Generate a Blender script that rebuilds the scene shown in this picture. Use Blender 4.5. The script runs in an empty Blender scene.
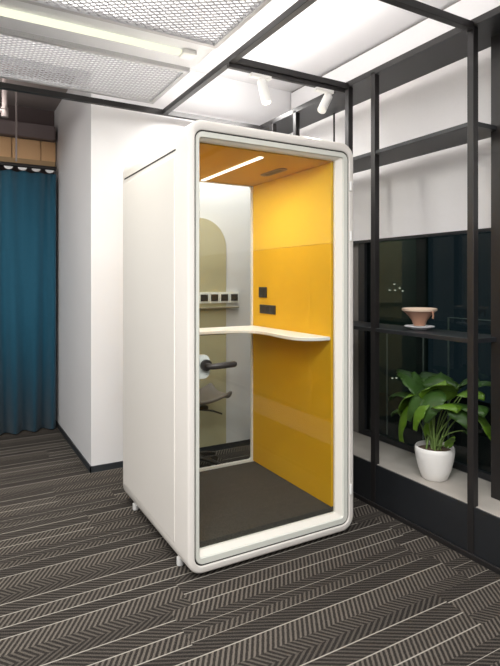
import bpy, bmesh, math, random
from mathutils import Vector, Matrix
random.seed(7)
PI = math.pi
sc = bpy.context.scene
COL = sc.collection

# ------------------------------------------------------------------ materials
def srgb(r, g, b):
    f = lambda c: (c/255/12.92) if c/255 <= .04045 else ((c/255+.055)/1.055)**2.4
    return (f(r), f(g), f(b), 1)

def mat(name, col, rough=.5, metal=0, spec=.5, noise=0, nscale=30, bump=0, bscale=200, emis=None, estr=0, coat=0, sheen=0):
    m = bpy.data.materials.new(name); m.use_nodes = True
    nt = m.node_tree; b = nt.nodes['Principled BSDF']
    b.inputs['Base Color'].default_value = col
    b.inputs['Roughness'].default_value = rough
    b.inputs['Metallic'].default_value = metal
    b.inputs['Specular IOR Level'].default_value = spec
    b.inputs['Coat Weight'].default_value = coat
    b.inputs['Sheen Weight'].default_value = sheen
    tc = nt.nodes.new('ShaderNodeTexCoord')
    if noise:
        n = nt.nodes.new('ShaderNodeTexNoise'); n.inputs['Scale'].default_value = nscale; n.inputs['Detail'].default_value = 4
        nt.links.new(tc.outputs['Object'], n.inputs['Vector'])
        mx = nt.nodes.new('ShaderNodeMix'); mx.data_type = 'RGBA'
        mx.inputs[6].default_value = tuple(c*(1-noise) for c in col[:3])+(1,)
        mx.inputs[7].default_value = tuple(min(1, c*(1+noise)) for c in col[:3])+(1,)
        nt.links.new(n.outputs['Fac'], mx.inputs[0]); nt.links.new(mx.outputs[2], b.inputs['Base Color'])
    if bump:
        n = nt.nodes.new('ShaderNodeTexNoise'); n.inputs['Scale'].default_value = bscale; n.inputs['Detail'].default_value = 3
        nt.links.new(tc.outputs['Object'], n.inputs['Vector'])
        bp = nt.nodes.new('ShaderNodeBump'); bp.inputs['Strength'].default_value = bump; bp.inputs['Distance'].default_value = .002
        nt.links.new(n.outputs['Fac'], bp.inputs['Height']); nt.links.new(bp.outputs['Normal'], b.inputs['Normal'])
    if emis:
        b.inputs['Emission Color'].default_value = emis; b.inputs['Emission Strength'].default_value = estr
    return m

def glass_mat(name, tint=(1, 1, 1, 1), rough=.0, ior=1.45):
    m = bpy.data.materials.new(name); m.use_nodes = True
    nt = m.node_tree; nt.nodes.clear()
    o = nt.nodes.new('ShaderNodeOutputMaterial'); mx = nt.nodes.new('ShaderNodeMixShader')
    t = nt.nodes.new('ShaderNodeBsdfTransparent'); g = nt.nodes.new('ShaderNodeBsdfGlossy'); fr = nt.nodes.new('ShaderNodeFresnel')
    t.inputs['Color'].default_value = tint; g.inputs['Roughness'].default_value = rough; 
    ge = nt.nodes.new('ShaderNodeNewGeometry'); mm = nt.nodes.new('ShaderNodeMath'); mm.operation = 'MULTIPLY_ADD'   # same reflectance from either face
    nt.links.new(ge.outputs['Backfacing'], mm.inputs[0]); mm.inputs[1].default_value = 1/ior-ior; mm.inputs[2].default_value = ior
    nt.links.new(mm.outputs[0], fr.inputs['IOR'])
    nt.links.new(fr.outputs[0], mx.inputs[0]); nt.links.new(t.outputs[0], mx.inputs[1]); nt.links.new(g.outputs[0], mx.inputs[2])
    nt.links.new(mx.outputs[0], o.inputs['Surface'])
    return m

def emit(name, col, s):
    m = bpy.data.materials.new(name); m.use_nodes = True
    nt = m.node_tree; nt.nodes.clear()
    o = nt.nodes.new('ShaderNodeOutputMaterial'); e = nt.nodes.new('ShaderNodeEmission')
    e.inputs['Color'].default_value = col; e.inputs['Strength'].default_value = s
    nt.links.new(e.outputs[0], o.inputs['Surface'])
    return m

M = {}
M['white'] = mat('white_paint', srgb(224, 223, 224), .7, noise=.01, nscale=3)
M['ceil'] = mat('ceiling_white', srgb(216, 214, 215), .8, noise=.01, nscale=2)
M['shell'] = mat('booth_shell_white', srgb(231, 226, 219), .33, noise=.006, nscale=5)
M['panel'] = mat('booth_side_white', srgb(230, 225, 218), .38, noise=.006, nscale=5)
M['door_frame'] = mat('pale_grey_frame', srgb(218, 219, 210), .35, metal=.0, noise=.01)
M['door_lip'] = mat('cream_lip', srgb(240, 236, 226), .35, noise=.01)
M['black'] = mat('black_metal', srgb(38, 36, 36), .42, metal=.2, noise=.08, nscale=40)
M['black_side'] = mat('black_lacquer', srgb(33, 35, 38), .38, noise=.08, nscale=12)
M['gasket'] = mat('rubber_black', srgb(40, 38, 36), .7, noise=.05)
M['felt'] = mat('yellow_felt_lit', srgb(240, 191, 2), .8, noise=.035, nscale=120, bump=.3, bscale=500, sheen=.05)  # lighter than the lower panel: reflected light put into the colour
M['felt_unlit'] = mat('yellow_felt_unlit', srgb(230, 177, 2), .75, noise=.035, nscale=120, bump=.3, bscale=500, sheen=.05)
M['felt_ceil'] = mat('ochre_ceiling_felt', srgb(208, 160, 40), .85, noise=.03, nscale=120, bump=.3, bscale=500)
M['desk'] = mat('desk_laminate', srgb(250, 250, 248), .4, noise=.01)
M['plastic'] = mat('dark_plastic', srgb(56, 50, 46), .4, noise=.04)
M['lever'] = mat('lever_black', srgb(58, 55, 52), .35, metal=.4, noise=.04)
M['kitwhite'] = mat('white_plastic', srgb(238, 238, 235), .35, noise=.01)
M['booth_carpet'] = mat('booth_carpet_grey', srgb(70, 66, 60), .95, noise=.7, nscale=150, bump=1, bscale=350)
M['glass'] = glass_mat('clear_glass', (.93, .945, .935, 1), ior=1.4)
M['rear_glass'] = glass_mat('rear_clear_glass', (.98, .985, .97, 1), ior=1.2)
M['window_glass'] = glass_mat('window_glass', (.55, .6, .58, 1), rough=.0, ior=1.5)
M['khaki'] = mat('khaki_panel', srgb(188, 180, 146), .3, noise=.05, nscale=3)
M['grey_shell'] = mat('chair_grey', srgb(104, 97, 92), .5, noise=.05)
M['base_dark'] = mat('baseboard_dark', srgb(42, 46, 50), .5, noise=.05)
M['sill'] = mat('sill_stone', srgb(176, 170, 162), .5, noise=.12, nscale=9)
M['blind'] = mat('blind_fabric', srgb(240, 238, 238), .9, noise=.02, nscale=60, bump=.2)
M['curtain'] = mat('teal_curtain', srgb(6, 78, 102), .85, noise=.1, nscale=40, bump=.4, bscale=300, sheen=.2)
M['hook'] = mat('curtain_hook_white', srgb(235, 235, 235), .6, noise=.02)
M['beige'] = mat('beige_board', srgb(226, 184, 136), .6, noise=.05, nscale=8)
M['duct'] = mat('duct_grey', srgb(120, 108, 108), .6, noise=.05, nscale=8)
M['darkceil'] = mat('dark_slab', srgb(150, 140, 137), .9, noise=.08, nscale=5)
M['pipe'] = mat('pipe_grey', srgb(140, 130, 128), .5, noise=.04)
M['mesh'] = mat('mesh_white_metal', srgb(196, 196, 198), .5, noise=.01)
M['wire'] = mat('wire_grey', srgb(174, 174, 177), .5, noise=.01)
M['tray'] = mat('lamp_tray', srgb(228, 229, 234), .5, noise=.01)
M['pot'] = mat('pot_ceramic', srgb(238, 236, 232), .3, noise=.01, coat=.3)
M['soil'] = mat('soil', srgb(92, 74, 58), .95, noise=.4, nscale=90, bump=1)
M['leaf'] = mat('leaf_green', srgb(78, 112, 20), .5, noise=.3, nscale=14)
M['leaf_dark'] = mat('leaf_dark_green', srgb(46, 76, 24), .5, noise=.3, nscale=14)
M['stem'] = mat('stem_green', srgb(104, 128, 66), .5, noise=.1)
M['clay'] = mat('bowl_clay', srgb(166, 124, 100), .5, noise=.12, nscale=20)
M['clay_rim'] = mat('bowl_rim', srgb(222, 196, 174), .45, noise=.05)
M['saucer'] = mat('saucer_white', srgb(238, 238, 242), .3, noise=.02)
M['outside'] = mat('night_facade', srgb(100, 125, 112), .8, noise=.2, nscale=2)
M['outfloor'] = mat('night_terrace', srgb(36, 36, 36), .9, noise=.2, nscale=5)
M['rail'] = mat('steel_rail', srgb(225, 228, 222), .5, metal=0, noise=.03)
M['grey_wall'] = mat('grey_plaster', srgb(120, 116, 112), .8, noise=.05, nscale=6)
M['room_far'] = mat('far_wall_grey', srgb(200, 198, 196), .85, noise=.04, nscale=4)
M['tube'] = emit('tube_glow', (1.0, 1.0, .76, 1), .72)
M['tube_strong'] = emit('tube_glow_office', (1.0, .96, .9, 1), 9)
M['led'] = emit('led_glow', (1.0, .96, .9, 1), 1.6)
M['lens'] = emit('lens_glow', (1.0, .95, .72, 1), 2.2)
M['city'] = emit('city_light', (1, .95, .8, 1), .8)

# carpet: planks of herringbone strips that run along X
def carpet():
    m = bpy.data.materials.new('herringbone_carpet'); m.use_nodes = True
    nt = m.node_tree; b = nt.nodes['Principled BSDF']; L = nt.links
    def inp(sock, v):
        if hasattr(v, 'is_output'): L.new(v, sock)
        else: sock.default_value = v
    def ma(op, a, bb=0, c=0):
        n = nt.nodes.new('ShaderNodeMath'); n.operation = op
        inp(n.inputs[0], a); inp(n.inputs[1], bb); inp(n.inputs[2], c); return n.outputs[0]
    geo = nt.nodes.new('ShaderNodeNewGeometry'); sp = nt.nodes.new('ShaderNodeSeparateXYZ')
    L.new(geo.outputs['Position'], sp.inputs[0]); X, Y = sp.outputs[0], sp.outputs[1]
    PER = .75
    row = ma('FLOOR', ma('DIVIDE', Y, .25))
    wn = nt.nodes.new('ShaderNodeTexWhiteNoise'); wn.noise_dimensions = '1D'; L.new(row, wn.inputs['W'])
    colx = ma('FLOOR', ma('ADD', ma('DIVIDE', X, 1.35), ma('MULTIPLY', wn.outputs['Value'], .55)))
    cv = nt.nodes.new('ShaderNodeCombineXYZ'); L.new(colx, cv.inputs[0]); L.new(ma('FLOOR', ma('DIVIDE', row, 2)), cv.inputs[1])
    wn2 = nt.nodes.new('ShaderNodeTexWhiteNoise'); wn2.noise_dimensions = '2D'; L.new(cv.outputs[0], wn2.inputs['Vector'])
    sh = ma('MULTIPLY', ma('FLOOR', ma('MULTIPLY', wn2.outputs['Value'], 3)), .25)
    P = ma('FRACT', ma('DIVIDE', ma('ADD', ma('ADD', Y, 20.), sh), PER))
    # strips: (start, direction, contrast, brightness, line at its start)
    # (start, k of the hatch, contrast, brightness, line at its start)
    st = [(0, .62, .9, .35, 1), (.12, -1.6, .5, .1, 1), (.24, 1.5, .55, .1, 1), (.33, -.8, .65, .2, 0), (.42, .62, 1., .4, 0), (.56, -2.0, .42, .05, 1),
          (.68, .7, .8, .3, 1), (.76, -1.5, .5, .1, 0), (.813, -1.6, .5, .1, 1), (.89, .65, .95, .35, 0)]
    r = nt.nodes.new('ShaderNodeValToRGB'); r.color_ramp.interpolation = 'CONSTANT'; L.new(P, r.inputs[0])
    el = r.color_ramp.elements
    while len(el) > 1: el.remove(el[-1])
    el[0].position = 0
    for i, (p, d, c, br, ln) in enumerate(st):
        e = el[0] if i == 0 else el.new(p)
        e.color = (d/5+.5, c, br, 1)
    sr = nt.nodes.new('ShaderNodeSeparateColor'); L.new(r.outputs[0], sr.inputs[0])
    r2 = nt.nodes.new('ShaderNodeValToRGB'); r2.color_ramp.interpolation = 'CONSTANT'; L.new(P, r2.inputs[0])
    el = r2.color_ramp.elements
    while len(el) > 1: el.remove(el[-1])
    el[0].position = 0
    hw = .0050/PER
    el[0].color = (1, 1, 1, 1)
    e = el.new(hw); e.color = (0, 0, 0, 1)
    for (p, d, c, br, ln) in st[1:]:
        if ln:
            e = el.new(p); e.color = (1, 1, 1, 1)
            e = el.new(p+hw); e.color = (0, 0, 0, 1)
    line = r2.outputs[0]
    dirn = ma('MULTIPLY', ma('SUBTRACT', sr.outputs[0], .5), -5)
    ph = ma('ADD', X, ma('MULTIPLY', Y, dirn))
    tc = nt.nodes.new('ShaderNodeTexNoise'); tc.inputs['Scale'].default_value = 60; L.new(geo.outputs['Position'], tc.inputs['Vector'])
    ph = ma('ADD', ph, ma('MULTIPLY', tc.outputs['Fac'], .006))
    s = ma('SINE', ma('DIVIDE', ma('MULTIPLY', ph, 2*PI/.0212), ma('SQRT', ma('MULTIPLY_ADD', dirn, dirn, 1))))
    s = ma('MULTIPLY_ADD', ma('GREATER_THAN', s, .2), .7, ma('MULTIPLY', ma('ADD', s, 1), .12))
    fine = nt.nodes.new('ShaderNodeTexNoise'); fine.inputs['Scale'].default_value = 330; fine.inputs['Detail'].default_value = 2
    L.new(geo.outputs['Position'], fine.inputs['Vector'])
    val = ma('ADD', ma('MULTIPLY', ma('MULTIPLY', s, sr.outputs[1]), .62), ma('MULTIPLY', sr.outputs[2], .14))
    val = ma('ADD', val, ma('MULTIPLY', ma('SUBTRACT', fine.outputs['Fac'], .5), 1.2))
    mx = nt.nodes.new('ShaderNodeMix'); mx.data_type = 'RGBA'; mx.clamp_factor = True
    mx.inputs[6].default_value = srgb(27, 24, 22); mx.inputs[7].default_value = srgb(122, 114, 105)
    L.new(val, mx.inputs[0])
    mx2 = nt.nodes.new('ShaderNodeMix'); mx2.data_type = 'RGBA'
    mx2.inputs[7].default_value = srgb(176, 170, 160)
    L.new(ma('MULTIPLY', line, .7), mx2.inputs[0]); L.new(mx.outputs[2], mx2.inputs[6]); L.new(mx2.outputs[2], b.inputs['Base Color'])
    b.inputs['Roughness'].default_value = .95; b.inputs['Specular IOR Level'].default_value = .2
    bp = nt.nodes.new('ShaderNodeBump'); bp.inputs['Strength'].default_value = .5; bp.inputs['Distance'].default_value = .003
    L.new(val, bp.inputs['Height']); L.new(bp.outputs['Normal'], b.inputs['Normal'])
    return m
M['carpet'] = carpet()

# ------------------------------------------------------------------ helpers
def link_mesh(name, bm, m, parent=None, smooth=False, bevel=0, seg=2):
    bmesh.ops.recalc_face_normals(bm, faces=bm.faces)
    me = bpy.data.meshes.new(name); bm.to_mesh(me); bm.free()
    me.materials.append(m)
    if smooth:
        for p in me.polygons: p.use_smooth = True
    o = bpy.data.objects.new(name, me); COL.objects.link(o)
    if parent:
        o.parent = parent
        o.matrix_parent_inverse = Matrix.Translation(-parent.location)
    if bevel:
        md = o.modifiers.new('bevel', 'BEVEL'); md.width = bevel; md.segments = seg; md.limit_method = 'ANGLE'
        md.harden_normals = False
    if smooth or bevel:
        for p in me.polygons: p.use_smooth = True
        if bevel or smooth == 'auto':
            me.set_sharp_from_angle(angle=math.radians(40))
    return o

def bbox(bm, x0, x1, y0, y1, z0, z1, mtx=None):
    vs = [bm.verts.new((x, y, z)) for x in (x0, x1) for y in (y0, y1) for z in (z0, z1)]
    for f in ((0, 1, 3, 2), (4, 6, 7, 5), (0, 4, 5, 1), (2, 3, 7, 6), (0, 2, 6, 4), (1, 5, 7, 3)):
        bm.faces.new([vs[i] for i in f])
    if mtx:
        for v in vs: v.co = mtx @ v.co
    return vs

def box(name, x0, x1, y0, y1, z0, z1, m, parent=None, bevel=0, seg=2):
    bm = bmesh.new(); bbox(bm, x0, x1, y0, y1, z0, z1)
    return link_mesh(name, bm, m, parent, bevel=bevel, seg=seg)

def tube_bm(bm, pts, r, n=10, cap=True):
    pts = [Vector(p) for p in pts]
    rad = r if isinstance(r, (list, tuple)) else [r]*len(pts)
    rings = []; up = None
    for i, p in enumerate(pts):
        t = (pts[min(i+1, len(pts)-1)]-pts[max(i-1, 0)]).normalized()
        if up is None:
            up = Vector((0, 0, 1)) if abs(t.z) < .9 else Vector((1, 0, 0))
        a = t.cross(up).normalized(); c = a.cross(t).normalized(); up = c
        rings.append([bm.verts.new(p+(a*math.cos(k*2*PI/n)+c*math.sin(k*2*PI/n))*rad[i]) for k in range(n)])
    for i in range(len(rings)-1):
        for k in range(n):
            bm.faces.new((rings[i][k], rings[i][(k+1) % n], rings[i+1][(k+1) % n], rings[i+1][k]))
    if cap:
        bm.faces.new(rings[0][::-1]); bm.faces.new(rings[-1])

def tube(name, pts, r, m, parent=None, n=10):
    bm = bmesh.new(); tube_bm(bm, pts, r, n)
    return link_mesh(name, bm, m, parent, smooth='auto')

def lathe(name, prof, cx, cy, m, parent=None, n=40, rad=None):
    bm = bmesh.new(); rings = []
    for r, z in prof:
        rings.append([bm.verts.new((cx+r*(rad(k*2*PI/n) if rad else 1)*math.cos(k*2*PI/n), cy+r*(rad(k*2*PI/n) if rad else 1)*math.sin(k*2*PI/n), z)) for k in range(n)])
    for i in range(len(rings)-1):
        for k in range(n):
            bm.faces.new((rings[i][k], rings[i][(k+1) % n], rings[i+1][(k+1) % n], rings[i+1][k]))
    bm.faces.new(rings[0][::-1]); bm.faces.new(rings[-1])
    return link_mesh(name, bm, m, parent, smooth='auto')

def rr(x0, x1, z0, z1, r, n=8):
    pts = []
    for cx, cz, a0 in ((x1-r, z1-r, 0), (x0+r, z1-r, PI/2), (x0+r, z0+r, PI), (x1-r, z0+r, 3*PI/2)):
        for i in range(n+1):
            a = a0+i*PI/2/n; pts.append((cx+r*math.cos(a), cz+r*math.sin(a)))
    return pts

def loft(name, secs, m, parent=None, close=True, cap=False):
    """secs: (y, x0, x1, z0, z1, r) rounded rectangles joined along Y"""
    bm = bmesh.new(); rings = []
    for y, x0, x1, z0, z1, r in secs:
        rings.append([bm.verts.new((x, y, z)) for x, z in rr(x0, x1, z0, z1, r)])
    k = len(rings[0]); nn = len(rings)
    for i in range(nn if close else nn-1):
        a, b = rings[i], rings[(i+1) % nn]
        for j in range(k):
            bm.faces.new((a[j], a[(j+1) % k], b[(j+1) % k], b[j]))
    if cap: bm.faces.new(rings[0]); bm.faces.new(rings[-1][::-1])
    return link_mesh(name, bm, m, parent, smooth='auto')

def thing(name, label, cat, loc=(0, 0, 0), group=None):
    o = bpy.data.objects.new(name, None); COL.objects.link(o); o.location = loc
    o['label'] = label; o['category'] = cat
    if group: o['group'] = group
    return o
def tag(o, label, cat, group=None):
    o['label'] = label; o['category'] = cat
    if group: o['group'] = group
    return o
def struct(o):
    o['kind'] = 'structure'; return o

# ------------------------------------------------------------------ room
ZC = 3.30
struct(box('floor', -3.6, 3.2, -3.6, 5.95, -.08, 0, M['carpet']))
struct(box('ceiling', -3.6, 3.2, -3.6, 4.185, ZC, ZC+.1, M['ceil']))
struct(box('ceiling', -3.6, .955, 4.36, 5.95, 3.28, 3.38, M['darkceil']))
bm = bmesh.new(); bbox(bm, .955, 3.2, 4.185, 5.95, 0, ZC+.3)
struct(link_mesh('wall_back', bm, M['white']))
struct(box('trim_1', -3.6, .954, 4.2, 4.35, 3.13, 3.6, M['ceil']))
struct(box('baseboard_back', .945, 2.98, 4.175, 4.1845, 0, .05, M['base_dark']))
struct(box('baseboard_left', .945, .9545, 4.175, 5.75, 0, .05, M['base_dark']))
struct(box('wall_far', -3.6, .955, 5.85, 5.95, 0, 3.5, mat('far_wall_brown', srgb(92, 80, 80), .9, noise=.05)))
struct(box('wall_left', -3.7, -3.6, -3.6, 5.95, 0, 3.5, M['room_far']))
struct(box('wall_rear', -3.6, 3.2, -3.7, -3.6, 0, 3.4, M['room_far']))
# window wall on the right, with an opening
bm = bmesh.new()
bbox(bm, 2.84, 3.04, -3.6, -2.2, 0, ZC)
bbox(bm, 2.84, 3.04, 3.24, 4.185, 0, ZC)
bbox(bm, 2.84, 3.04, -2.2, 3.24, 2.75, ZC)
bbox(bm, 2.84, 3.04, -2.2, 3.24, 0, .24)
struct(link_mesh('wall_right', bm, M['grey_wall']))
struct(box('trim_2', 2.46, 2.84, -2.2, 4.17, .24, .28, M['sill'], bevel=.004))          # window sill
# window
w = thing('window_1', 'tall dark night window behind the black shelving', 'window'); del w['label']; del w['category']; struct(w)
bm = bmesh.new()
bbox(bm, 2.842, 2.90, 3.17, 3.239, .281, 2.74); bbox(bm, 2.842, 2.90, -2.19, -2.13, .281, 2.74)
bbox(bm, 2.842, 2.90, -2.13, 3.17, .281, .32); bbox(bm, 2.842, 2.90, -2.13, 3.17, 2.69, 2.74)
bbox(bm, 2.842, 2.90, 1.0, 1.05, .32, 2.69)
link_mesh('window_frame', bm, M['black_side'], w)
box('pane', 2.868, 2.874, -2.13, 3.17, .32, 2.69, M['window_glass'], w)

bl = box('roller_blind', 2.822, 2.828, -2.15, 4.17, 1.815, ZC-.02, M['blind'])
b2 = thing('roller_blind', 'white roller blind half drawn over the dark window behind the shelving', 'blind', (2.825, 2.5, 1.8))
bl.name = 'fabric'; bl.parent = b2; bl.matrix_parent_inverse = Matrix.Translation(-b2.location)
box('bottom_bar', 2.815, 2.835, -2.15, 4.17, 1.795, 1.815, M['black_side'], b2)
b2.name = 'roller_blind'

# night outside: terrace, building front and a thin steel railing
box('terrace', 3.2, 8, -4, 9, -.8, -.6, M['outfloor'])['kind'] = 'structure'
fb = thing('building_facade', 'dim dark building front seen at night through the window', 'building', (7, 3, 0))
box('wall', 7.0, 7.3, 6.5, 9, -.6, 5, M['outside'], fb)
for y, z in ((7.0, 1.43), (7.12, 1.32), (6.98, 1.32), (6.87, 1.36), (6.80, 1.31), (7.05, -.28), (6.95, -.26), (6.76, -.27)):
    box('lit_window', 6.975, 6.999, y-.011, y+.011, z-.009, z+.009, M['city'], fb)
rl = thing('railing', 'thin pale steel railing outside the dark window', 'railing', (3.5, 2.6, -.6))
for y, t in ((3.17, 1.12), (2.91, 1.2), (2.4, 1.2), (3.6, 1.1)):
    tube('post', [(3.5, y, -.6), (3.5, y, t)], .007, M['rail'], rl, 8)
tube('rail', [(3.5, 2.0, 1.20), (3.5, 2.91, 1.20)], .003, M['rail'], rl, 8)
# ------------------------------------------------------------------ room beyond the opening (left)
cu = thing('curtain', 'teal floor-length pleated curtain hanging at the left behind the white wall', 'curtain', (-.8, 5.6, 0))
bm = bmesh.new(); N = 560; x0, x1 = -2.9, .925
va = []
for i in range(N+1):
    x = x0+(x1-x0)*i/N
    y = 5.6+.035*math.sin(x*2*PI/.135+.8*math.sin(x*5))+.012*math.sin(x*41)
    y2 = 5.6+.05*math.sin(x*2*PI/.15+.9*math.sin(x*5))+.012*math.sin(x*33)
    zt = 2.575-.012*abs(math.sin(x*PI/.125))
    va.append([bm.verts.new((x, y, zt)), bm.verts.new((x, (y+y2)/2, 1.3)), bm.verts.new((x, y2, .015))])
for i in range(N):
    for j in range(2): bm.faces.new((va[i][j], va[i+1][j], va[i+1][j+1], va[i][j+1]))
o = link_mesh('fabric', bm, M['curtain'], cu, smooth=True)
md = o.modifiers.new('thick', 'SOLIDIFY'); md.thickness = .003
tube('rail', [(-3.0, 5.6, 2.625), (.93, 5.6, 2.625)], .022, M['black'], cu, 12)
for k in range(20):
    x = .86-.125*k
    bm = bmesh.new()
    for s in range(9):
        pass
    ring = []
    for s in range(13):
        a = PI*s/12; ring.append(bm.verts.new((x+.04*math.cos(a+PI), 5.545, 2.597+.028*math.sin(a+PI))))
    bm.faces.new(ring)
    r_ = bmesh.ops.extrude_face_region(bm, geom=list(bm.faces))
    for g in r_['geom']:
        if isinstance(g, bmesh.types.BMVert): g.co.y += .012
    link_mesh('hook', bm, M['hook'], cu)
sf = thing('soffit_board', 'beige boarded soffit above the teal curtain', 'soffit', (-.8, 5.72, 2.66))
xs = [-3.0, -2.6, -1.95, -1.3, -.75, -.05, .53, .80, .945]
for a, b in zip(xs, xs[1:]):
    box('board', a+.003, b-.003, 5.70, 5.849, 2.715, 2.915, M['beige'], sf, bevel=.003)
box('ledge', -3.0, .935, 5.68, 5.849, 2.655, 2.712, mat('ledge_tan', srgb(176, 146, 106), .6, noise=.05), sf, bevel=.003)
tag(box('ventilation_duct', -3.0, .93, 5.62, 5.849, 2.92, 3.06, M['duct'], bevel=.01), 'long grey ventilation duct over the beige soffit at the left', 'duct')
pp = thing('pipe', 'grey elbowed pipe hanging from the dark ceiling at the left edge', 'pipe', (.44, 5.1, 3.0))
tube('riser', [(.40, 4.9, 3.28), (.40, 4.9, 2.90)], .022, M['pipe'], pp)
tube('branch', [(.40, 4.9, 2.93), (-1.2, 4.9, 2.93)], .018, M['pipe'], pp)
tube('collar', [(.40, 4.9, 2.96), (.40, 4.9, 2.88)], .03, M['pipe'], pp)
tag(tube('hanging_rod', [(.53, 5.3, 3.28), (.53, 5.3, 2.60)], .009, M['pipe']), 'thin grey rod hanging in front of the beige soffit', 'rod')

# ------------------------------------------------------------------ black frame and shelving (one welded piece)
sh = thing('shelving_frame', 'black metal shelving with ceiling frame standing before the window', 'shelving', (2.6, 2.6, 0))
T = .04; ZF = 2.885; XF = 2.44; XL = 1.52
def post(x, y, z0, z1, t=T): box('post', x, x+t, y-t, y, z0, z1, M['black'], sh, bevel=.002)
for y in (3.93, 3.578, 2.925, 2.66, 1.905):
    post(XF, y, 0, ZF)
post(2.64, 1.905, .281, ZF, .08)
post(2.72, 3.41, .281, ZF, .012)
def beam(x0, x1, y0, y1, z0=ZF-.035, z1=ZF+.005): box('beam', x0, x1, y0, y1, z0, z1, M['black'], sh, bevel=.002)
beam(-3.2, XF, 4.07, 4.11)
beam(XL-.02, XL+.02, -.6, 4.07)
for y in (2.925, 1.905, .6): beam(XL+.02, XF, y-T, y)
box('top_board', XF+.001, 2.745, .2, 4.12, ZF-.02, ZF+.004, M['black_side'], sh)
beam(XF, XF+T, -.6, 4.11, ZF-.019, ZF+.02)
for z, nm in ((2.36, 'shelf'), (1.183, 'shelf')):
    box(nm, XF+.005, 2.745, 1.87, 4.12, z-.025, z, M['black_side'], sh, bevel=.002)
box('base_panel', XF+.006, XF+.0195, -.6, 4.12, .0, .279, M['black_side'], sh, bevel=.002)
box('base_rail', XF-.012, XF, -.6, 4.12, .0, .03, M['black'], sh, bevel=.002)

# ------------------------------------------------------------------ mesh ceiling panels
def mesh_panel(x0, x1, y0, y1, z, label):
    t = thing('mesh_ceiling_panel', label, 'ceiling panel', ((x0+x1)/2, (y0+y1)/2, z), 'white mesh ceiling panels')
    bm = bmesh.new(); fw = .03
    for a in ((x0, x1, y0, y0+fw), (x0, x1, y1-fw, y1), (x0, x0+fw, y0+fw, y1-fw), (x1-fw, x1, y0+fw, y1-fw)):
        bbox(bm, a[0], a[1], a[2], a[3], z, z+.03)
    link_mesh('frame', bm, M['mesh'], t)
    bm = bmesh.new(); sx, sy = .052, .038; tk = .0018
    # two sets of strands crossing in diamonds
    def strand(ax, ay, bx, by):
        d = Vector((bx-ax, by-ay, 0)); L = d.length
        if L < .01: return
        d /= L; n = Vector((-d.y, d.x, 0))*tk
        vs = [bm.verts.new((ax+s*n.x, ay+s*n.y, z+.010+h)) for s in (-1, 1) for h in (0, .006)] + \
             [bm.verts.new((bx+s*n.x, by+s*n.y, z+.010+h)) for s in (-1, 1) for h in (0, .006)]
        for f in ((0, 1, 5, 4), (2, 6, 7, 3), (0, 4, 6, 2), (1, 3, 7, 5)): bm.faces.new([vs[i] for i in f])
    k = sy/sx; W = x1-x0; H = y1-y0
    c = -H/k
    while c < W:
        for s in (1, -1):
            # y = y0 + k*(x - x0 - c) for s=1, y = y1 - k*(x - x0 - c)
            xa = max(x0, x0+c); xb = min(x1, x0+c+H/k)
            if xb > xa:
                if s == 1: strand(xa, y0+k*(xa-x0-c), xb, y0+k*(xb-x0-c))
                else: strand(xa, y1-k*(xa-x0-c), xb, y1-k*(xb-x0-c))
        c += sx
    link_mesh('wire_mesh', bm, M['wire'], t)
    return t
ZM = 2.90
mesh_panel(.45-1.9, 1.40, 3.28, 4.02, ZM, 'white wire mesh ceiling panel beyond the glowing tube, next to the far black beam')
mesh_panel(-1.45, 1.40, 1.55, 2.87, ZM, 'white wire mesh ceiling panel nearest the camera, on the near side of the glowing tube')
ll = thing('linear_light', 'long glowing tube light in a white tray between two mesh panels', 'light', (.3, 3.07, 2.9))
box('tray', -1.45, 1.42, 2.875, 3.275, 2.925, 2.95, M['tray'], ll, bevel=.004)
box('tube', -1.4, 1.24, 3.02, 3.075, 2.895, 2.924, M['tube'], ll, bevel=.012, seg=3)
box('end_cap', 1.24, 1.33, 3.0, 3.09, 2.893, 2.924, M['kitwhite'], ll, bevel=.008)
tag(tube('suspension_wire', [(.46, 3.6, 2.93), (.46, 3.6, 3.3)], .004, M['kitwhite']), 'thin white wire above the far mesh panel', 'wire')
tag(tube('suspension_wire', [(1.1, 3.6, 2.93), (1.1, 3.6, 3.3)], .004, M['kitwhite']), 'thin white wire above the far mesh panel, closer to the black corner', 'wire')

# ------------------------------------------------------------------ track spotlights
tr = tag(box('light_track', 1.50, 2.42, 2.898, 2.93, 2.822, 2.848, M['black'], bevel=.002), 'black light track fixed under the black ceiling beam', 'track')
def spot(x, d, label, lit):
    t = thing('track_spotlight', label, 'spotlight', (x, 2.914, 2.82), 'white spotlights on the black track')
    box('adapter', x-.075, x+.075, 2.896, 2.932, 2.797, 2.8215, M['kitwhite'], t, bevel=.004)
    d = Vector(d).normalized()
    c = Vector((x+.02, 2.914, 2.745))
    tube('arm', [(x+.02, 2.914, 2.797), (x+.02, 2.914, 2.775), c], .012, M['kitwhite'], t)
    a = c-d*.05; b = c+d*.11
    h = tube('head', [a, a+d*.004, b-d*.002, b], [.026, .031, .031, .028], M['kitwhite'], t, 24)
    tube('lens', [b-d*.001, b+d*.002], .024, M['lens'] if lit else M['kitwhite'], h, 24)
    l = bpy.data.lights.new('spot', 'SPOT'); l.energy = 14 if lit else 26; l.spot_size = 1.3; l.spot_blend = .6; l.shadow_soft_size = .03
    l.color = (1, .93, .82)
    lo = bpy.data.objects.new('spot_lamp', l); COL.objects.link(lo); lo.location = b+d*.02
    lo.rotation_euler = d.to_track_quat('-Z', 'Y').to_euler()
    return t
spot(1.735, (.1, -.25, -1), 'lit white track spotlight pointing straight down, left of the two', True)
spot(2.245, (-.62, -.3, -.85), 'white track spotlight tilted to the left, beside the black post', False)

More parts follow.
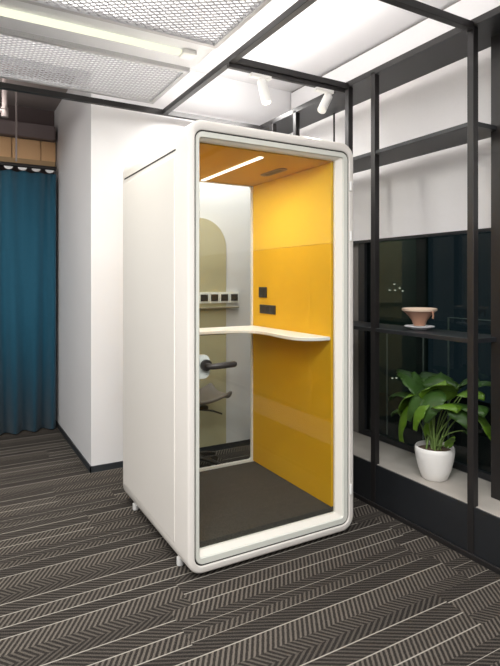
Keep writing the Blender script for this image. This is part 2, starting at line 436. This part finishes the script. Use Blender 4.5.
# ------------------------------------------------------------------ phone booth
bx0, bx1, by0, by1, bz0, bz1 = 1.024, 2.092, 2.423, 3.57, .021, 2.310
B = thing('phone_booth', 'white rounded phone booth with yellow felt inside and glass door', 'booth', ((bx0+bx1)/2, 3.0, 0))
R = .085
def sec(y, i, r): return (y, bx0+i, bx1-i, bz0+i, bz1-i*1.32, r)
shell = loft('shell', [sec(by0+.012, 0, R), sec(by0+.0045, .0035, R-.003), sec(by0, .012, R-.01), sec(by0, .034, .052), sec(by0+.004, .038, .048),
              sec(by0+.06, .038, .048), sec(by1-.01, .038, .048), sec(by1, .034, .05), sec(by1, .02, R-.02), sec(by1-.006, .006, R-.006), sec(by1-.02, 0, R)], M['shell'], B)
box('side_panel', bx0-.004, bx0+.002, 2.60, 3.53, .125, 2.15, M['panel'], B, bevel=.003)
box('side_groove', bx0-.0015, bx0+.002, 2.585, 3.515, 2.178, 2.187, M['gasket'], B)
box('side_panel', bx1-.002, bx1+.004, 2.60, 3.53, .125, 2.15, M['panel'], B, bevel=.003)
for x in (1.055, 2.06):
    for y in (2.60, 3.37):
        lathe('foot', [(.017, 0), (.019, .004), (.019, .04)], x, y, M['kitwhite'], B, 20)
# dark gasket seen as the thin gap around the door
def ring(name, ya, yb, a, b, ra, rb, m, parent):
    return loft(name, [(ya,)+a+(ra,), (yb,)+a+(ra,), (yb,)+b+(rb,), (ya,)+b+(rb,)], m, parent)
gx0, gx1, gz0, gz1 = bx0+.038, bx1-.038, bz0+.038, bz1-.050
ring('gasket', by0+.010, by0+.045, (gx0, gx1, gz0, gz1), (gx0+.012, gx1-.012, gz0+.012, gz1-.012), .047, .036, M['gasket'], B)
D = bpy.data.objects.new('door', None); COL.objects.link(D); D.location = (2.05, by0, .1); D.parent = B; D.matrix_parent_inverse = Matrix.Translation(-B.location)
def dpar(o):
    o.parent = D; o.matrix_parent_inverse = Matrix.Translation(-D.location) @ Matrix.Translation(Vector((0, 0, 0)))
    return o
def rel(o, par_world):
    o.matrix_parent_inverse = Matrix.Translation(-Vector(par_world)); return o
dx0, dx1, dz0, dz1 = gx0+.007, gx1-.007, gz0+.007, gz1-.007
ix0, ix1, iz0, iz1 = dx0+.027, dx1-.073, dz0+.064, dz1-.047
mx0, mx1, mz0, mz1 = dx0+.021, dx1-.035, dz0+.036, dz1-.032
door = loft('door_frame', [(by0+.003, dx0+.003, dx1-.003, dz0+.003, dz1-.003, .042), (by0+.008, dx0, dx1, dz0, dz1, .044), (by0+.05, dx0, dx1, dz0, dz1, .044),
            (by0+.05, mx0, mx1, mz0, mz1, .014), (by0+.008, mx0, mx1, mz0, mz1, .014), (by0+.003, mx0-.004, mx1+.004, mz0-.004, mz1+.004, .018)], M['door_frame'], D)
rel(door, D.location)
lip = loft('door_lip', [(by0+.012, mx0+.0005, mx1-.0005, mz0+.0005, mz1-.0005, .013), (by0+.03, ix0, ix1, iz0, iz1, .006), (by0+.048, ix0, ix1, iz0, iz1, .006), (by0+.048, mx0+.0005, mx1-.0005, mz0+.0005, mz1-.0005, .013)], M['door_lip'], D)
rel(lip, D.location)
rel(box('glass', ix0-.001, ix1+.001, by0+.036, by0+.044, iz0-.001, iz1+.001, M['glass'], D), D.location)
# lever handle and its white lock plate
pl = loft('lock_plate', [(by0+.0445, 1.075, 1.165, .995, 1.118, .035), (by0+.060, 1.075, 1.165, .995, 1.118, .035), (by0+.064, 1.079, 1.161, .999, 1.114, .031)], M['kitwhite'], D, close=False, cap=True)
rel(pl, D.location)
hd = bmesh.new()
tube_bm(hd, [(1.137, by0+.0355, 1.066), (1.137, by0+.018, 1.066)], .029, 28)
tube_bm(hd, [(1.137, by0+.018, 1.066), (1.137, by0-.020, 1.066), (1.147, by0-.030, 1.066), (1.21, by0-.032, 1.068), (1.268, by0-.030, 1.070), (1.278, by0-.029, 1.070)], [.014, .014, .0155, .0165, .0165, .012], 16)
rel(link_mesh('handle', hd, M['lever'], D, smooth='auto'), D.location)
for z in (2.03, 1.735, .235):
    rel(tube('hinge', [(gx1+.008, by0-.004, z), (gx1+.008, by0-.004, z+.055)], .0085, M['kitwhite'], D, 12), D.location)
# inside
xi, yi, zf, zc = 1.960, 3.40, .158, 2.20
box('felt_wall', xi, gx1, 2.476, yi+.02, zf, 1.72, M['felt_unlit'], B, bevel=.002)
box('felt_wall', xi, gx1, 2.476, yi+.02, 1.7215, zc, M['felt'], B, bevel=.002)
box('felt_wall', gx0+.002, 1.092, 2.476, yi+.02, zf, zc, M['felt'], B, bevel=.002)
box('ceiling_panel', gx0, gx1, 2.476, yi+.02, zc+.001, gz1-.001, M['felt_ceil'], B, bevel=.002)
box('carpet_floor', gx0, gx1, 2.476, yi-.01, gz0+.001, zf-.001, M['booth_carpet'], B, bevel=.003)
rf = loft('rear_frame', [(yi, 1.0925, xi+.001, zf-.06, zc, .004), (yi+.02, 1.0925, xi+.001, zf-.06, zc, .004), (yi+.02, 1.11, xi-.012, zf+.012, zc-.004, .02), (yi, 1.11, xi-.012, zf+.012, zc-.004, .02)], M['kitwhite'], B)
rg = box('rear_glass', 1.10, xi-.006, yi+.008, yi+.014, zf+.006, zc-.002, M['rear_glass'], B)
ls = box('light_strip', 1.517, 1.545, 2.56, 3.36, zc-.008, zc, M['led'], B, bevel=.003)
# ceiling vent with slots
v = bpy.data.objects.new('ceiling_vent', None); bpy.data.objects.remove(v)
bm = bmesh.new()
pts = []
for i in range(33):
    a = 2*PI*i/32
    if i < 32: pts.append((1.815+.033*math.cos(a), 2.885+(.10 if math.sin(a) >= 0 else -.10)+.033*math.sin(a)))
f = bm.faces.new([bm.verts.new((x, y, zc-.006)) for x, y in pts])
r_ = bmesh.ops.extrude_face_region(bm, geom=[f])
for g in r_['geom']:
    if isinstance(g, bmesh.types.BMVert): g.co.z += .006
vent = link_mesh('ceiling_vent', bm, mat('vent_grey', srgb(128, 108, 96), .5, noise=.05), B)
for k in range(9):
    s = box('slot', 1.793, 1.837, 2.793+k*.022, 2.801+k*.022, zc-.0075, zc-.0062, M['plastic'], vent)
# wall outlets on the felt
pb = box('switch_plate', xi-.009, xi, 3.20, 3.305, 1.376, 1.452, M['plastic'], B, bevel=.003)
box('switch_rocker', xi-.013, xi-.009, 3.225, 3.28, 1.392, 1.436, M['lever'], pb, bevel=.002)
pb = box('socket_plate', xi-.009, xi, 3.083, 3.293, 1.262, 1.325, M['plastic'], B, bevel=.003)
for y in (3.115, 3.185, 3.255):
    box('socket_insert', xi-.011, xi-.009, y-.022, y+.022, 1.272, 1.315, M['lever'], pb, bevel=.001)
# curved desk
zd = 1.165
out = [(xi, 3.395), (xi, 2.50)]
ctrl = [(1.94, 2.480), (1.87, 2.488), (1.80, 2.53), (1.765, 2.62), (1.77, 2.76), (1.785, 2.90), (1.775, 3.02), (1.72, 3.10), (1.60, 3.14), (1.40, 3.15), (1.096, 3.15)]
def cr(p, n=8):
    o = []
    for i in range(len(p)-1):
        a = p[max(i-1, 0)]; b = p[i]; c = p[i+1]; d = p[min(i+2, len(p)-1)]
        for k in range(n):
            t = k/n
            o.append(tuple(.5*(2*b[j]+(c[j]-a[j])*t+(2*a[j]-5*b[j]+4*c[j]-d[j])*t*t+(3*b[j]-a[j]-3*c[j]+d[j])*t**3) for j in (0, 1)))
    o.append(p[-1]); return o
poly = [(xi, 2.48)]+cr(ctrl)+[(1.096, 3.395), (xi, 3.395)]
bm = bmesh.new()
f = bm.faces.new([bm.verts.new((x, y, zd-.022)) for x, y in poly])
r_ = bmesh.ops.extrude_face_region(bm, geom=[f])
for g in r_['geom']:
    if isinstance(g, bmesh.types.BMVert): g.co.z += .022
dk = link_mesh('desk', bm, M['desk'], B, bevel=.004)
bm = bmesh.new()
bbox(bm, xi-.03, xi, 2.85, 3.38, zd-.05, zd-.0225); bbox(bm, 1.17, 1.90, 3.36, 3.385, zd-.05, zd-.0225)
link_mesh('desk_bracket', bm, M['lever'], dk)

# ------------------------------------------------------------------ behind the booth: arch panel, switches, ledge, chair
bm = bmesh.new(); pts = [(1.35, .055), (2.128, .055), (2.128, 1.80)]
for i in range(13):
    a = i*PI/2/12; pts.append((1.878+.25*math.cos(a), 1.79+.25*math.sin(a)))
for i in range(13):
    a = PI/2+i*PI/2/12; pts.append((1.60+.25*math.cos(a), 1.79+.25*math.sin(a)))
f = bm.faces.new([bm.verts.new((x, 4.17, z)) for x, z in pts])
r_ = bmesh.ops.extrude_face_region(bm, geom=[f])
for g in r_['geom']:
    if isinstance(g, bmesh.types.BMVert): g.co.y += .0145
tag(link_mesh('arched_panel', bm, M['khaki']), 'khaki panel with a rounded top on the wall behind the booth glass', 'panel')
pos = ['leftmost', 'second from the left', 'third from the left', 'rightmost']
for k in range(4):
    x = 1.865+.098*k
    p = thing('switch_plate', 'black square switch behind the booth glass, %s of four' % pos[k], 'switch', (x+.04, 4.17, 1.35), 'black switches behind the booth glass')
    box('plate', x-.006, x+.088, 4.150, 4.1695, 1.300, 1.395, M['kitwhite'], p, bevel=.002)
    box('rocker', x+.006, x+.074, 4.143, 4.1497, 1.318, 1.378, M['plastic'], p, bevel=.002)
tag(box('wall_ledge', 1.40, 2.235, 4.12, 4.1695, 1.255, 1.268, mat('ledge_khaki', srgb(150, 140, 118), .5, noise=.03), bevel=.002), 'slim khaki ledge on the wall under the row of switches', 'ledge')

ch = thing('swivel_chair', 'grey shell swivel chair behind the booth, seen through the rear glass', 'chair', (1.70, 3.86, 0))
# shell: swept profile, faces +X
bm = bmesh.new(); prof = [(.235, .545), (.21, .572), (.15, .553), (.06, .532), (-.05, .525), (-.14, .548), (-.2, .62), (-.235, .72), (-.25, .82), (-.255, .90)]
prof = cr(prof, 4); nW = 12; rows = []
for i, (px, pz) in enumerate(prof):
    t = i/(len(prof)-1); w = .20*(1-.18*t**2)*(1 if i > 2 else .85+.05*i)
    row = []
    for j in range(nW+1):
        s = j/nW*2-1
        lift = .055*s**4*(1-t)+.0
        fwd = .07*s*s*t
        row.append(bm.verts.new((1.70+px+fwd, 3.86+w*s, pz+lift)))
    rows.append(row)
for i in range(len(rows)-1):
    for j in range(nW): bm.faces.new((rows[i][j], rows[i][j+1], rows[i+1][j+1], rows[i+1][j]))
o = link_mesh('seat_shell', bm, M['grey_shell'], ch, smooth=True)
md = o.modifiers.new('t', 'SOLIDIFY'); md.thickness = .022; md.offset = -1
md = o.modifiers.new('s', 'SUBSURF'); md.levels = 1; md.render_levels = 1
tube('column', [(1.68, 3.86, .09), (1.68, 3.86, .30), (1.68, 3.86, .301), (1.68, 3.86, .515)], [.026, .026, .016, .016], M['lever'], ch, 16)
tube('tilt_lever', [(1.69, 3.84, .478), (1.80, 3.78, .468), (1.86, 3.75, .447), (1.875, 3.745, .44)], .0075, M['lever'], ch)
box('tilt_mechanism', 1.58, 1.78, 3.79, 3.93, .475, .505, M['lever'], ch, bevel=.01)
for k in range(5):
    a = .35+k*2*PI/5
    c, s = math.cos(a), math.sin(a)
    lg = tube('base_leg', [(1.68+.02*c, 3.86+.02*s, .105), (1.68+.14*c, 3.86+.14*s, .09), (1.68+.235*c, 3.86+.235*s, .066)], [.024, .019, .014], M['lever'], ch)
    y = 3.86+.235*s; x = 1.68+.235*c
    tube('castor', [(x, y-.014, .026), (x, y+.014, .026)], .026, M['plastic'], lg, 16)

# ------------------------------------------------------------------ plant
px_, py_ = 2.60, 2.265
ZS = .281
P = thing('potted_plant', 'leafy green plant in a white ceramic pot on the stone sill', 'plant', (px_, py_, ZS))
lathe('pot', [(.070, ZS), (.076, ZS+.004), (.098, ZS+.06), (.112, ZS+.12), (.119, ZS+.17), (.117, ZS+.192), (.112, ZS+.198), (.106, ZS+.194), (.106, ZS+.17), (.09, ZS+.15)], px_, py_, M['pot'], P, 48)
lathe('soil', [(.104, ZS+.152), (.104, ZS+.172), (.06, ZS+.18), (.005, ZS+.184)], px_, py_, M['soil'], P, 24)
def leaf(tip, base, width, m, fold=.25, droop=.25, nx=16, lobes=True):
    """blade from base to tip"""
    base = Vector(base); tip = Vector(tip); d = tip-base; L = d.length; u = d.normalized()
    side = u.cross(Vector((0, 0, 1)))
    if side.length < .2: side = u.cross(Vector((1, 0, 0)))
    side.normalize(); nrm = side.cross(u).normalized()
    bm = bmesh.new(); rows = []
    for i in range(nx*2+1):
        t = i/(nx*2)
        wv = width*(math.sin(PI*min(1, t*1.0+.0)**.62))**.85 if 0 < t < 1 else .002
        if lobes: wv *= 1-.22*max(0, math.sin(t*PI*7))**4*t
        row = []
        for j in range(-4, 5):
            s = j/4
            back = -.12*L*(abs(s)**1.5)*(1-t)
            q = base+u*(t*L+back)+side*(wv*s)+nrm*(-fold*width*abs(s)**1.4+droop*L*(4*t*(1-t))*.5+.004*math.sin(t*14+s*3)*abs(s))
            row.append(bm.verts.new(q))
        rows.append(row)
    for i in range(len(rows)-1):
        for j in range(8): bm.faces.new((rows[i][j], rows[i][j+1], rows[i+1][j+1], rows[i+1][j]))
    o = link_mesh('leaf', bm, m, P, smooth=True)
    md = o.modifiers.new('t', 'SOLIDIFY'); md.thickness = .0012
    return o
def frond(yb, zb, xb, yt, zt, xt, w, m='leaf', bow=.05, lob=True):
    """petiole from the soil to the blade base (xb,yb,zb), blade tip at (xt,yt,zt)"""
    a = random.uniform(0, 2*PI); r = random.uniform(.01, .065)
    s = Vector((px_+r*math.cos(a), py_+r*math.sin(a), ZS+.165)); e = Vector((xb, yb, zb))
    mid = (s+e)/2+Vector((0, (py_-yb)*.25, bow))
    pts = [s*(1-t)**2+mid*2*t*(1-t)+e*t*t for t in [k/8 for k in range(9)]]
    tube('petiole', pts, [.0055-.0025*k/8 for k in range(9)], M['stem'], P, 7)
    leaf((xt, yt, zt), e, w, M[m], lobes=lob)
FR = [
 (2.43, .76, 2.60, 2.66, .70, 2.60, .085, 'leaf_dark', .05),
 (2.42, .72, 2.55, 2.46, .47, 2.50, .10, 'leaf', .06),
 (2.44, .82, 2.68, 2.68, .88, 2.70, .085, 'leaf_dark', .05),
 (2.34, .80, 2.58, 2.52, .90, 2.55, .095, 'leaf_dark', .05),
 (2.38, .80, 2.56, 2.50, .64, 2.52, .11, 'leaf', .05),
 (2.30, .82, 2.52, 2.34, .64, 2.44, .10, 'leaf_dark', .08),
 (2.28, .82, 2.66, 2.32, .92, 2.72, .12, 'leaf_dark', .03),
 (2.22, .80, 2.56, 2.10, .92, 2.50, .12, 'leaf', .06),
 (2.20, .84, 2.50, 2.20, .66, 2.44, .11, 'leaf_dark', .08),
 (2.10, .84, 2.66, 1.96, .84, 2.66, .11, 'leaf', .05),
 (2.08, .78, 2.58, 1.96, .66, 2.55, .10, 'leaf_dark', .07),
 (2.04, .74, 2.68, 1.93, .52, 2.74, .09, 'leaf', .08),
 (2.06, .62, 2.62, 1.96, .60, 2.60, .03, 'leaf_dark', .05),
 (2.34, .86, 2.72, 2.52, .88, 2.76, .10, 'leaf_dark', .04),
 (2.18, .86, 2.72, 2.08, .92, 2.76, .10, 'leaf_dark', .03),
 (2.38, .80, 2.64, 2.45, .91, 2.62, .10, 'leaf_dark', .04),
 (2.24, .78, 2.48, 2.27, .60, 2.42, .085, 'leaf', .07),
 (2.14, .76, 2.54, 2.00, .78, 2.48, .10, 'leaf', .05),
 (2.12, .86, 2.74, 2.00, .90, 2.78, .10, 'leaf_dark', .04),
 (2.46, .66, 2.60, 2.62, .60, 2.58, .07, 'leaf_dark', .04),
 (2.02, .78, 2.62, 1.90, .76, 2.58, .09, 'leaf_dark', .05),
 (2.27, .56, 2.54, 2.21, .70, 2.52, .028, 'leaf', .02),
 (2.13, .52, 2.56, 2.06, .60, 2.53, .030, 'leaf', .01),
]
for a in FR: frond(*a)

# ------------------------------------------------------------------ bowl and saucer on the shelf
cx, cy, zs = 2.62, 2.405, 1.184
s_ = thing('saucer', 'small white scalloped saucer on the black shelf under the brown bowl', 'saucer', (cx, cy, zs))
sau = lathe('saucer', [(.05, zs), (.055, zs+.003), (.108, zs+.018), (.114, zs+.022), (.108, zs+.0245), (.05, zs+.009), (.02, zs+.008)], cx, cy, M['saucer'], None, 48, rad=lambda a: .82+.03*abs(math.sin(4*a)))
bpy.data.objects.remove(s_); tag(sau, 'small white scalloped saucer on the black shelf under the brown bowl', 'saucer')
bw = thing('bowl', 'brown faceted clay bowl with pale rim standing on the white saucer', 'bowl', (cx, cy, zs+.0245))
def hexr(a): return .88*(1-.05*abs(math.sin(4*a)))
z0 = zs+.025
lathe('body', [(.042, z0), (.045, z0+.01), (.052, z0+.03), (.075, z0+.06), (.108, z0+.088), (.118, z0+.094)], cx, cy, M['clay'], bw, 32, hexr)
lathe('rim', [(.113, z0+.0945), (.123, z0+.096), (.125, z0+.108), (.118, z0+.113), (.108, z0+.108), (.07, z0+.097), (.02, z0+.0955)], cx, cy, M['clay_rim'], bw, 32, hexr)
hb = bmesh.new(); tube_bm(hb, [(cx+.0, cy-.095, z0+.10), (cx, cy-.108, z0+.092), (cx, cy-.112, z0+.07), (cx, cy-.108, z0+.052)], .006, 8)
link_mesh('drip_tab', hb, M['clay'], bw, smooth='auto')

# ------------------------------------------------------------------ lights
def fill_light(name, x0, x1, y, z, label, e):  # unseen fixtures added as fill over, behind and left of the camera
    t = thing(name, label, 'light', ((x0+x1)/2, y, z), 'added fill lights')
    box('housing', x0, x1, y-.12, y+.12, z, z+.04, M['tray'], t, bevel=.004)
    for hx in (x0+.2, x1-.2): tube('hanger', [(hx, y, z+.039), (hx, y, ZC)], .004, M['kitwhite'], t, 8)
    l = bpy.data.lights.new('fill_area', 'AREA'); l.shape = 'RECTANGLE'; l.size = x1-x0; l.size_y = .22; l.energy = e; l.color = (1, .99, .985)
    lo = bpy.data.objects.new('fill_area', l); COL.objects.link(lo); lo.location = ((x0+x1)/2, y, z-.005)
fill_light('fill_light', -1.4, 1.4, .55, 2.93, 'long white fill light added over the camera', 74)
fill_light('fill_light', -2.2, 2.2, -1.6, 2.93, 'long white fill light added farthest behind the camera', 85)
fill_light('fill_light', -3.3, -1.9, 2.3, 2.93, 'short white fill light added out at the left wall', 42)
def area(x0, x1, y0, y1, z, e, col=(1, .97, .94), rot=None):
    l = bpy.data.lights.new('glow_or_fill', 'AREA'); l.shape = 'RECTANGLE'; l.size = x1-x0; l.size_y = y1-y0; l.energy = e; l.color = col
    lo = bpy.data.objects.new('glow_or_fill', l); COL.objects.link(lo); lo.location = ((x0+x1)/2, (y0+y1)/2, z)
    if rot: lo.rotation_euler = rot
# downward glow of the long tube, then unseen uplights added for the ceiling
area(-1.35, 1.2, 3.025, 3.07, 2.892, 26, (1, .98, .9))
area(-1.35, 1.2, 2.95, 3.2, 3.0, 13, (1, .98, .93), (PI, 0, 0))  # added uplight above the tray, brightens the ceiling
area(-1.2, 1.2, 1.8, 2.5, 3.0, 15, (1, .98, .93), (PI, 0, 0))  # added uplight over the near mesh panel, no fixture
area(-1.2, 1.2, 3.45, 3.8, 3.0, 9, (1, .98, .93), (PI, 0, 0))  # added uplight over the far mesh panel, no fixture
area(1.56, 2.42, 1.0, 4.0, 2.94, 14, (1, .98, .96), (PI, 0, 0))  # unseen uplight added to whiten the ceiling beside the shelving
area(1.60, 2.38, 3.72, 3.95, 2.95, 12, (1, .98, .95))  # added fill between booth and back wall, no lamp body
area(1.52, 1.542, 2.6, 3.3, zc-.010, 4.4, (1, .98, .95))
area(-1.2, .4, 4.7, 4.9, 2.95, 7, (1, .95, .9), (PI, 0, 0))  # unseen uplight added to brighten the dark ceiling past the opening
area(-1.2, .4, 4.7, 4.9, 2.94, 5, (1, .95, .9))  # added fill, facing down, in the room past the opening
area(3.7, 3.9, 2.5, 3.5, 2.6, 5, (.9, 1, .95))  # unseen light added outdoors to pick out the railing
area(5.6, 5.9, 7, 8, 4.5, 14, (.8, 1, .9))  # unseen light added outdoors to brighten the facade

W = bpy.data.worlds.new('night'); sc.world = W; W.use_nodes = True
W.node_tree.nodes['Background'].inputs[0].default_value = (.02, .034, .045, 1)
W.node_tree.nodes['Background'].inputs[1].default_value = .5

# ------------------------------------------------------------------ camera
cd = bpy.data.cameras.new('camera'); co = bpy.data.objects.new('camera', cd); COL.objects.link(co)
co.location = (0, 0, 1.5); co.rotation_euler = (PI/2, 0, -math.radians(29.63))
cd.sensor_fit = 'VERTICAL'; cd.sensor_height = 36; cd.lens = 36*527/666
cd.shift_y = -(333-280.3)/666
cd.clip_start = .02
sc.camera = co
sc.view_settings.view_transform = 'Standard'; sc.view_settings.look = 'None'
sc.view_settings.gamma = 1; sc.view_settings.use_curve_mapping = False
sc.view_settings.exposure = .66
